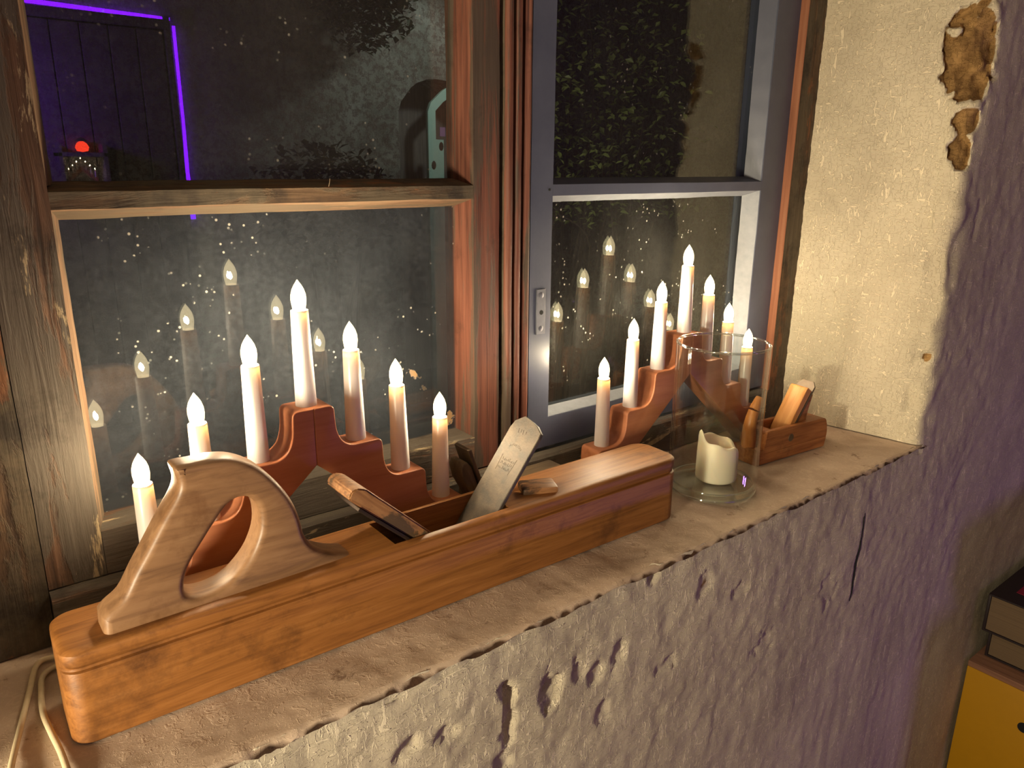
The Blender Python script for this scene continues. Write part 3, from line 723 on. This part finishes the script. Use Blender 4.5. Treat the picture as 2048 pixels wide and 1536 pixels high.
# ---------------------------------------------------------------- horned scrub plane
SP = empty('scrub_plane', (.915, .556, 0), 0, 'small wooden horned plane with pale wedge, by the white reveal', 'hand plane')
SM = Matrix.Translation((.8440, .5430, .0004)) @ Matrix.Rotation(-.086, 4, 'Z')
LL, WW = .1500, .0420
prof = [(0, 0), (LL-.004, 0), (LL-.001, .010), (LL, .022), (LL-.002, .034), (LL-.006, .0425), (LL-.018, .0440), (.018, .0462), (.0155, .0455), (.0150, .030), (.0145, .0200), (.0135, .0215), (0, .0225)]
sb = bmesh.new(); prism(sb, prof, 'y', 0, WW)
bmesh.ops.bevel(sb, geom=sb.edges[:], offset=.0010, segments=2, affect='EDGES')
thr = prism(bmesh.new(), [(.030, .06), (.030, .0405), (.060, .010), (.072, .010), (.112, .06)], 'y', .0065, WW-.0065)
sb = cut(sb, thr)
grv = prism(bmesh.new(), [(-.001, .0148), (.0008, .0156), (-.001, .0164)], 'x', .014, LL+.01)
sb = cut(sb, grv)
obj('body', sb, M['small_plane'], SP, smooth=32, mw=SM)
hn = [(.0030, 0, .020), (.0030, 0, .032), (.0020, 0, .044), (.0032, 0, .057), (.0075, 0, .070), (.0130, 0, .080), (.0170, 0, .0865), (.0178, 0, .0878)]
hb = tube([Vector((a, WW*.55, c_)) for a, _, c_ in spline(hn, 5)], [(.0098-.0052*(k/35)**1.2) if k < 33 else .0040 for k in range(36)], 16)
for v in hb.verts: v.co.y = WW*.55+(v.co.y-WW*.55)*1.05; v.co.x += .006
obj('horn', hb, M['horn_wood'], SP, smooth=50, mw=SM)
wd = Vector((.575, 0, .818)); SW = SM @ axes((.0635, WW/2, .016), wd, (0, -1, 0))
sgnz = 1 if (SW.to_3x3() @ Vector((0, 0, 1))).x < 0 else -1
wb = bmesh.new(); prism(wb, [(0, 0), (0, .0025), (.020, .0085), (.0835, .0125), (.0860, .0110), (.0860, 0)] if sgnz > 0 else [(0, 0), (0, -.0025), (.020, -.0085), (.0835, -.0125), (.0860, -.0110), (.0860, 0)], 'y', -.0138, .0138)
bmesh.ops.bevel(wb, geom=wb.edges[:], offset=.0008, segments=1, affect='EDGES')
obj('wedge', wb, M['light_wedge'], SP, smooth=40, mw=SW)
ir = bmesh.new(); prism(ir, [(-.004, -.0140), (-.004, .0140), (.0930, .0140), (.1000, .0085), (.1000, -.0085), (.0930, -.0140)], 'z', -.0036*sgnz, -.0006*sgnz)
obj('cutting_iron', ir, M['dark_iron'], SP, smooth=40, mw=SW)
bk = plate([[(.086, .040), (.1080, .040), (.1110, .0560), (.1185, .0800), (.1130, .0770), (.1010, .0600)]], .0125, .001)
obj('iron_support', bk, M['small_plane'], SP, smooth=40, mw=SM @ Matrix.Translation((0, WW/2, 0)))
obj('plug', lathe([(0, .0006), (.0050, .0006), (.0056, 0), (.0056, -.001), (0, -.001)], 20), M['dark_iron'], SP, smooth=40, mw=SM @ Matrix.Translation((.0680, 0, .0285)) @ Matrix.Rotation(PI/2, 4, 'X'))

# ---------------------------------------------------------------- cords
def cord(pts, label):
    o = obj('power_cord', tube(spline(pts, 10), .0022, 10), M['cord'], smooth=60); return tag(o, label, 'cord', 'white cords at the left end of the sill')
cord([(.075, .6300, .0026), (.040, .6420, .0026), (.0250, .640, .0026), (.0150, .6050, .0026), (.0030, .5580, .0026), (-.0050, .5250, .0026), (-.0130, .485, .0026), (-.02, .456, -.001), (-.021, .440, -.02), (-.021, .437, -.12)], 'outer of two white cords, running straight forward over the sill')
cord([(.080, .6200, .0026), (.045, .6290, .0026), (.0275, .6230, .0026), (.0222, .600, .0026), (.0200, .573, .0026), (.0215, .5470, .0026), (.0238, .5200, .0026), (.0240, .492, .0026), (.021, .456, -.001), (.020, .440, -.02), (.020, .437, -.12)], 'inner of two white cords, curling close past the end of the long plane')

# ---------------------------------------------------------------- box and books at the right
BX = empty('storage_box', (1.60, .30, -.85), 0, 'yellow sided storage box standing against the wall at lower right', 'box')
X0, X1, Y0, Y1, ZB = 1.4600, 1.82, .0, .4400, -.5150
cs = bmesh.new()
box(X0, X0+.016, Y0, Y1, -.85, ZB-.012, .0015, 2, cs); box(X1-.016, X1, Y0, Y1, -.85, ZB-.012, .0015, 2, cs); box(X0+.016, X1-.016, Y1-.012, Y1, -.85, ZB-.012, 0, 1, cs); box(X0+.016, X1-.016, Y0, Y0+.012, -.85, ZB-.012, 0, 1, cs)
obj('carcass', cs, M['yellow_box'], BX, smooth=35)
obj('top_board', box(X0+.0005, X1, Y0, Y1, ZB-.012, ZB, .0012), M['tan_top'], BX, smooth=35)
obj('finger_hole', lathe([(0, .0008), (.010, .0008), (.010, 0)], 18), M['black'], BX, mw=Matrix.Translation((X0-.0001, .3320, -.597)) @ Matrix.Rotation(-PI/2, 4, 'Y'))
def book(x0, x1, y0, y1, z0, z1, top, label, rz=0):
    e = empty('book', ((x0+x1)/2, (y0+y1)/2, z0), rz, label, 'book', 'books stacked on the yellow box')
    hx, hy, h = (x1-x0)/2, (y1-y0)/2, z1-z0
    obj('page_block', box(-hx+.004, hx-.004, -hy+.004, hy-.004, .003, h-.003, .0005), M['pages'], e, local=True)
    cv = box(-hx, hx, -hy, hy, 0, .0035, .001); obj('cover', cv, M['book_cover'], e, local=True, smooth=35)
    obj('cover', box(-hx, hx, -hy, hy, h-.0035, h, .001), top, e, local=True, smooth=35)
    sp_ = box(-hx, hx, hy-.005, hy, .002, h-.002, .001); obj('spine', sp_, M['book_cover'], e, local=True, smooth=35)
    return e
book(1.5000, 1.73, .10, .428, ZB+.0005, ZB+.0700, M['book_cover'], 'dark cloth thick book lying directly on the yellow box')
B2 = book(1.4620, 1.70, .09, .4300, ZB+.0712, ZB+.1480, M['book_cover'], 'thick book with dark cover and crimson panel, on top of the other book')
obj('cover_panel', box(-.075, .119, -.17, .1400, .0768, .0776, .0002), M['book_red'], B2, local=True, label='crimson cover panel')

# ---------------------------------------------------------------- the room behind the camera (seen mirrored in the panes)
def room(name, b, m, label, cat): return tag(obj(name, b, m), label, cat, kind='structure')
room('floor', box(-1.7, 3.3, -2.6, .45, -.90, -.85), M['floor'], 'dark board floor of the room', 'floor')
room('ceiling', box(-1.7, 3.3, -2.6, .75, 1.55, 1.6), M['roomplaster'], 'plain plaster ceiling of the room', 'ceiling')
room('wall_back', box(-1.7, 3.3, -2.6, -2.5, -.85, 1.55), M['roomplaster'], 'plaster wall opposite the window', 'wall')
room('wall_left', box(-1.7, -1.6, -2.5, .45, -.85, 1.55), M['roomplaster'], 'plaster wall at the left of the room', 'wall')
room('wall_right', box(3.2, 3.3, -2.5, .45, -.85, 1.55), M['roomplaster'], 'plaster wall at the right of the room', 'wall')
D1 = empty('door_1', (.72, -2.5, -.85), 0, 'dark plank door opposite the window, framed by a purple rope light', 'door', kind='structure')
for k in range(6): obj('plank', box(.38+.112*k, .38+.112*k+.108, -2.499, -2.47, -.84, .94, .003), M['door_wood'], D1)
for a in ((.31, .375, -.85, 1.0), (1.055, 1.08, -.85, 1.0)): obj('door_frame', box(a[0], a[1], -2.499, -2.455, a[2], a[3], .003), M['door_wood'], D1)
obj('door_frame', box(.375, 1.055, -2.499, -2.455, .945, .985, .003), M['door_wood'], D1)
lt = tube([(1.0985, -2.481, .112), (1.0955, -2.481, .25), (1.0945, -2.481, .32), (1.100, -2.481, .55), (1.101, -2.481, .965)], [.013, .012, .009, .007, .007], 8)
tube([(1.087, -2.481, .992), (.55, -2.481, 1.002), (.44, -2.481, 1.004)], [.007, .009, .010], 8, lt)
tag(obj('rope_light', lt, M['led'], smooth=60), 'purple rope light around the door, mirrored in the upper left pane', 'light')
LN = empty('lantern', (.64, -2.40, .42), 0, 'small red glowing lantern on a wall shelf, mirrored in the upper left pane', 'lantern')
obj('glow_glass', lathe([(0, 0), (.022, .004), (.028, .02), (.020, .036), (.008, .044), (0, .045)], 14), M['redglow'], LN, smooth=60, mw=Matrix.Translation((.655, -2.43, .415)))
obj('cap', lathe([(0, .062), (.010, .058), (.024, .046), (.024, .044), (0, .044)], 14), M['dark_iron'], LN, smooth=40, mw=Matrix.Translation((.655, -2.43, .415)))
SH = empty('wall_shelf', (.64, -2.44, .28), 0, 'dark wooden two-tier wall shelf on the door opposite the window', 'shelf')
for z in (.272, .395): obj('shelf_board', box(.55, .74, -2.469, -2.36, z, z+.018, .002), M['door_wood'], SH)
for x in (.55, .722): obj('side_board', box(x, x+.018, -2.469, -2.36, .25, .45, .002), M['door_wood'], SH)
A3.location = (.640, -2.415, .291); A3.scale = (.36, .36, .36)
tag(A3, 'tiny candle arch on the wall shelf opposite, mirrored as a row of dots', 'candle arch')

# ---------------------------------------------------------------- courtyard outside
tag(obj('ground', box(-4, 7, .8, 9, -1.05, -1.0), M['ground']), 'dark courtyard ground outside the window', 'ground', kind='structure')
ob = bmesh.new()
arc = [(2.02, .62), (2.035, .67), (2.06, .70), (2.095, .74), (2.13, .765), (2.19, .785), (2.25, .79), (2.31, .785), (2.37, .765), (2.405, .74), (2.44, .70), (2.465, .67), (2.48, .62)]
box(-3, 2.02, 3.5, 3.75, -1.0, 3, bm=ob); box(2.48, 6, 3.5, 3.75, -1.0, 3, bm=ob)
for a, b in zip(arc, arc[1:]): prism(ob, [(a[0], a[1]), (b[0], b[1]), (b[0], 3), (a[0], 3)], 'y', 3.5, 3.75)
tag(obj('wall_outside', ob, M['outplaster']), 'old patchy plaster house wall across the courtyard with an arched doorway', 'wall', kind='structure')
D2 = empty('door_2', (2.25, 3.75, -1.0), 0, 'dark arched doorway across the courtyard with a pale green frame', 'door', kind='structure')
obj('door_leaf', box(1.98, 2.52, 3.752, 3.79, -1.0, .85), M['door_wood'], D2)
fr_ = [(2.215, -.99), (2.215, .635), (2.235, .68), (2.30, .735), (2.36, .775), (2.36, .715), (2.31, .685), (2.262, .64), (2.262, .50), (2.31, .50), (2.31, -.99)]
fb = plate([fr_], .012, .002); obj('door_frame', fb, M['green_frame'], D2, mw=Matrix.Translation((0, 3.55, 0)))
obj('notice', box(2.275, 2.308, 3.52, 3.524, .515, .560), M['mauve'], D2)
for z, x in ((.465, 2.293), (.37, 2.245)): obj('hinge', lathe([(0, .003), (.012, .003), (.014, 0)], 12), M['black'], D2, mw=Matrix.Translation((x, 3.537, z)) @ Matrix.Rotation(PI/2, 4, 'X') @ Matrix.Scale(1.6, 4, (0, 1, 0)))

def leaf_bm(s=1.0):
    b = bmesh.new(); pts = [(0, 0), (.35, .28), (.7, .30), (1.0, 0), (.7, -.30), (.35, -.28)]
    V = [b.verts.new((x*.021*s, y*.021*s, .0022*s*(abs(y)*4))) for x, y in pts]; c_ = b.verts.new((.55*.021*s, 0, -.0006))
    for k in range(6): b.faces.new((V[k], V[(k+1) % 6], c_))
    return b
BU = empty('bush', (1.45, 1.72, -1.0), 0, 'glossy leaved box bush close outside the blue casement', 'bush')
st = bmesh.new(); random.seed(11); tips = []
for k in range(26):
    bx, by = random.uniform(1.38, 1.9), random.uniform(1.6, 1.85); tz = random.uniform(.25, .95)
    p = [(bx+.1*(1.45-bx), by, -1.0), (bx+random.uniform(-.04, .04), by+random.uniform(-.04, .04), -.2), (bx+random.uniform(-.06, .06), by-.04, tz*.6), (bx+random.uniform(-.09, .09), by-.06+random.uniform(-.04, .04), tz)]
    s_ = spline(p, 5); tube(s_, [.006-.0045*i/(len(s_)-1) for i in range(len(s_))], 5, st); tips += s_[5:]
obj('stems', st, M['bark'], BU)
def leaf_mat(p):
    q = Matrix.Rotation(random.uniform(0, 2*PI), 4, 'Z') @ Matrix.Rotation(random.uniform(-.9, .6), 4, 'Y') @ Matrix.Rotation(random.uniform(-.7, .7), 4, 'X')
    return Matrix.Translation(p) @ q @ Matrix.Scale(random.uniform(.75, 1.35), 4)
L0 = None; n = 0
def leafpos(front):
    while True:
        x = random.uniform(1.0, 1.98); z = random.uniform(.22, .98)
        y = 1.55+.18*noise.noise(Vector((x*7, 3, z*7)))+random.uniform(-.05, .05)
        if noise.noise(Vector((x*9, 1, z*9)))+.9*(.62-z)-.25*(x-1.45) > (-.05 if front else -.45):
            y = y if front else y+random.uniform(.04, .35)
            if x/y > .672+.03*random.random(): return Vector((x, y, z))
for k in range(290):
    mw = leaf_mat(leafpos(True))
    if L0 is None: L0 = obj('leaf', leaf_bm(), M['leaf'], BU, smooth=60, mw=mw); continue
    c_ = L0.copy(); COL.objects.link(c_); c_.matrix_basis = mw
def leaf_mass(name, parent, fn, cnt, mat, s=1.0):
    b = bmesh.new(); base = [(x*.021*s, y*.021*s, .0022*s*abs(y)*4) for x, y in [(0, 0), (.5, .3), (1, 0), (.5, -.3)]]
    for k in range(cnt):
        m_ = leaf_mat(fn()); V = [b.verts.new(m_ @ Vector(p)) for p in base]; b.faces.new(V[:3]); b.faces.new((V[0], V[2], V[3]))
    return obj(name, b, mat, parent, kind='stuff')
leaf_mass('inner_leaves', BU, lambda: leafpos(False), 2600, M['leaf'])
for (cx_, cy_, cz, rx, ry, rz, cnt, lab) in ((1.35, 2.9, .22, .30, .2, .22, 1500, 'low dark shrub across the courtyard below the old wall'), (1.72, 3.25, 1.08, .22, .15, .24, 1500, 'dark hanging shrub high on the old wall across the courtyard')):
    S = empty('shrub', (cx_, cy_, -1.0 if cz < 1 else cz-rz), 0, lab, 'shrub')
    def ell():
        while True:
            v = Vector((random.uniform(-1, 1), random.uniform(-1, 1), random.uniform(-1, 1)))
            if v.length < 1+.3*noise.noise(v*2.5): return Vector((cx_+v.x*rx, cy_+v.y*ry, cz+v.z*rz))
    leaf_mass('foliage', S, ell, cnt, M['dark_leaf'], 1.9)
    tb_ = bmesh.new()
    for k in range(6):
        a = Vector((cx_+random.uniform(-.1, .1), cy_, -1.0)) if cz < 1 else Vector((cx_+random.uniform(-.1, .1), 3.5, cz+.2))
        tube(spline([a, (a+Vector((cx_, cy_, cz)))/2+Vector((random.uniform(-.05, .05), 0, 0)), ell()], 4), .008, 5, tb_)
    obj('stems', tb_, M['bark'], S)
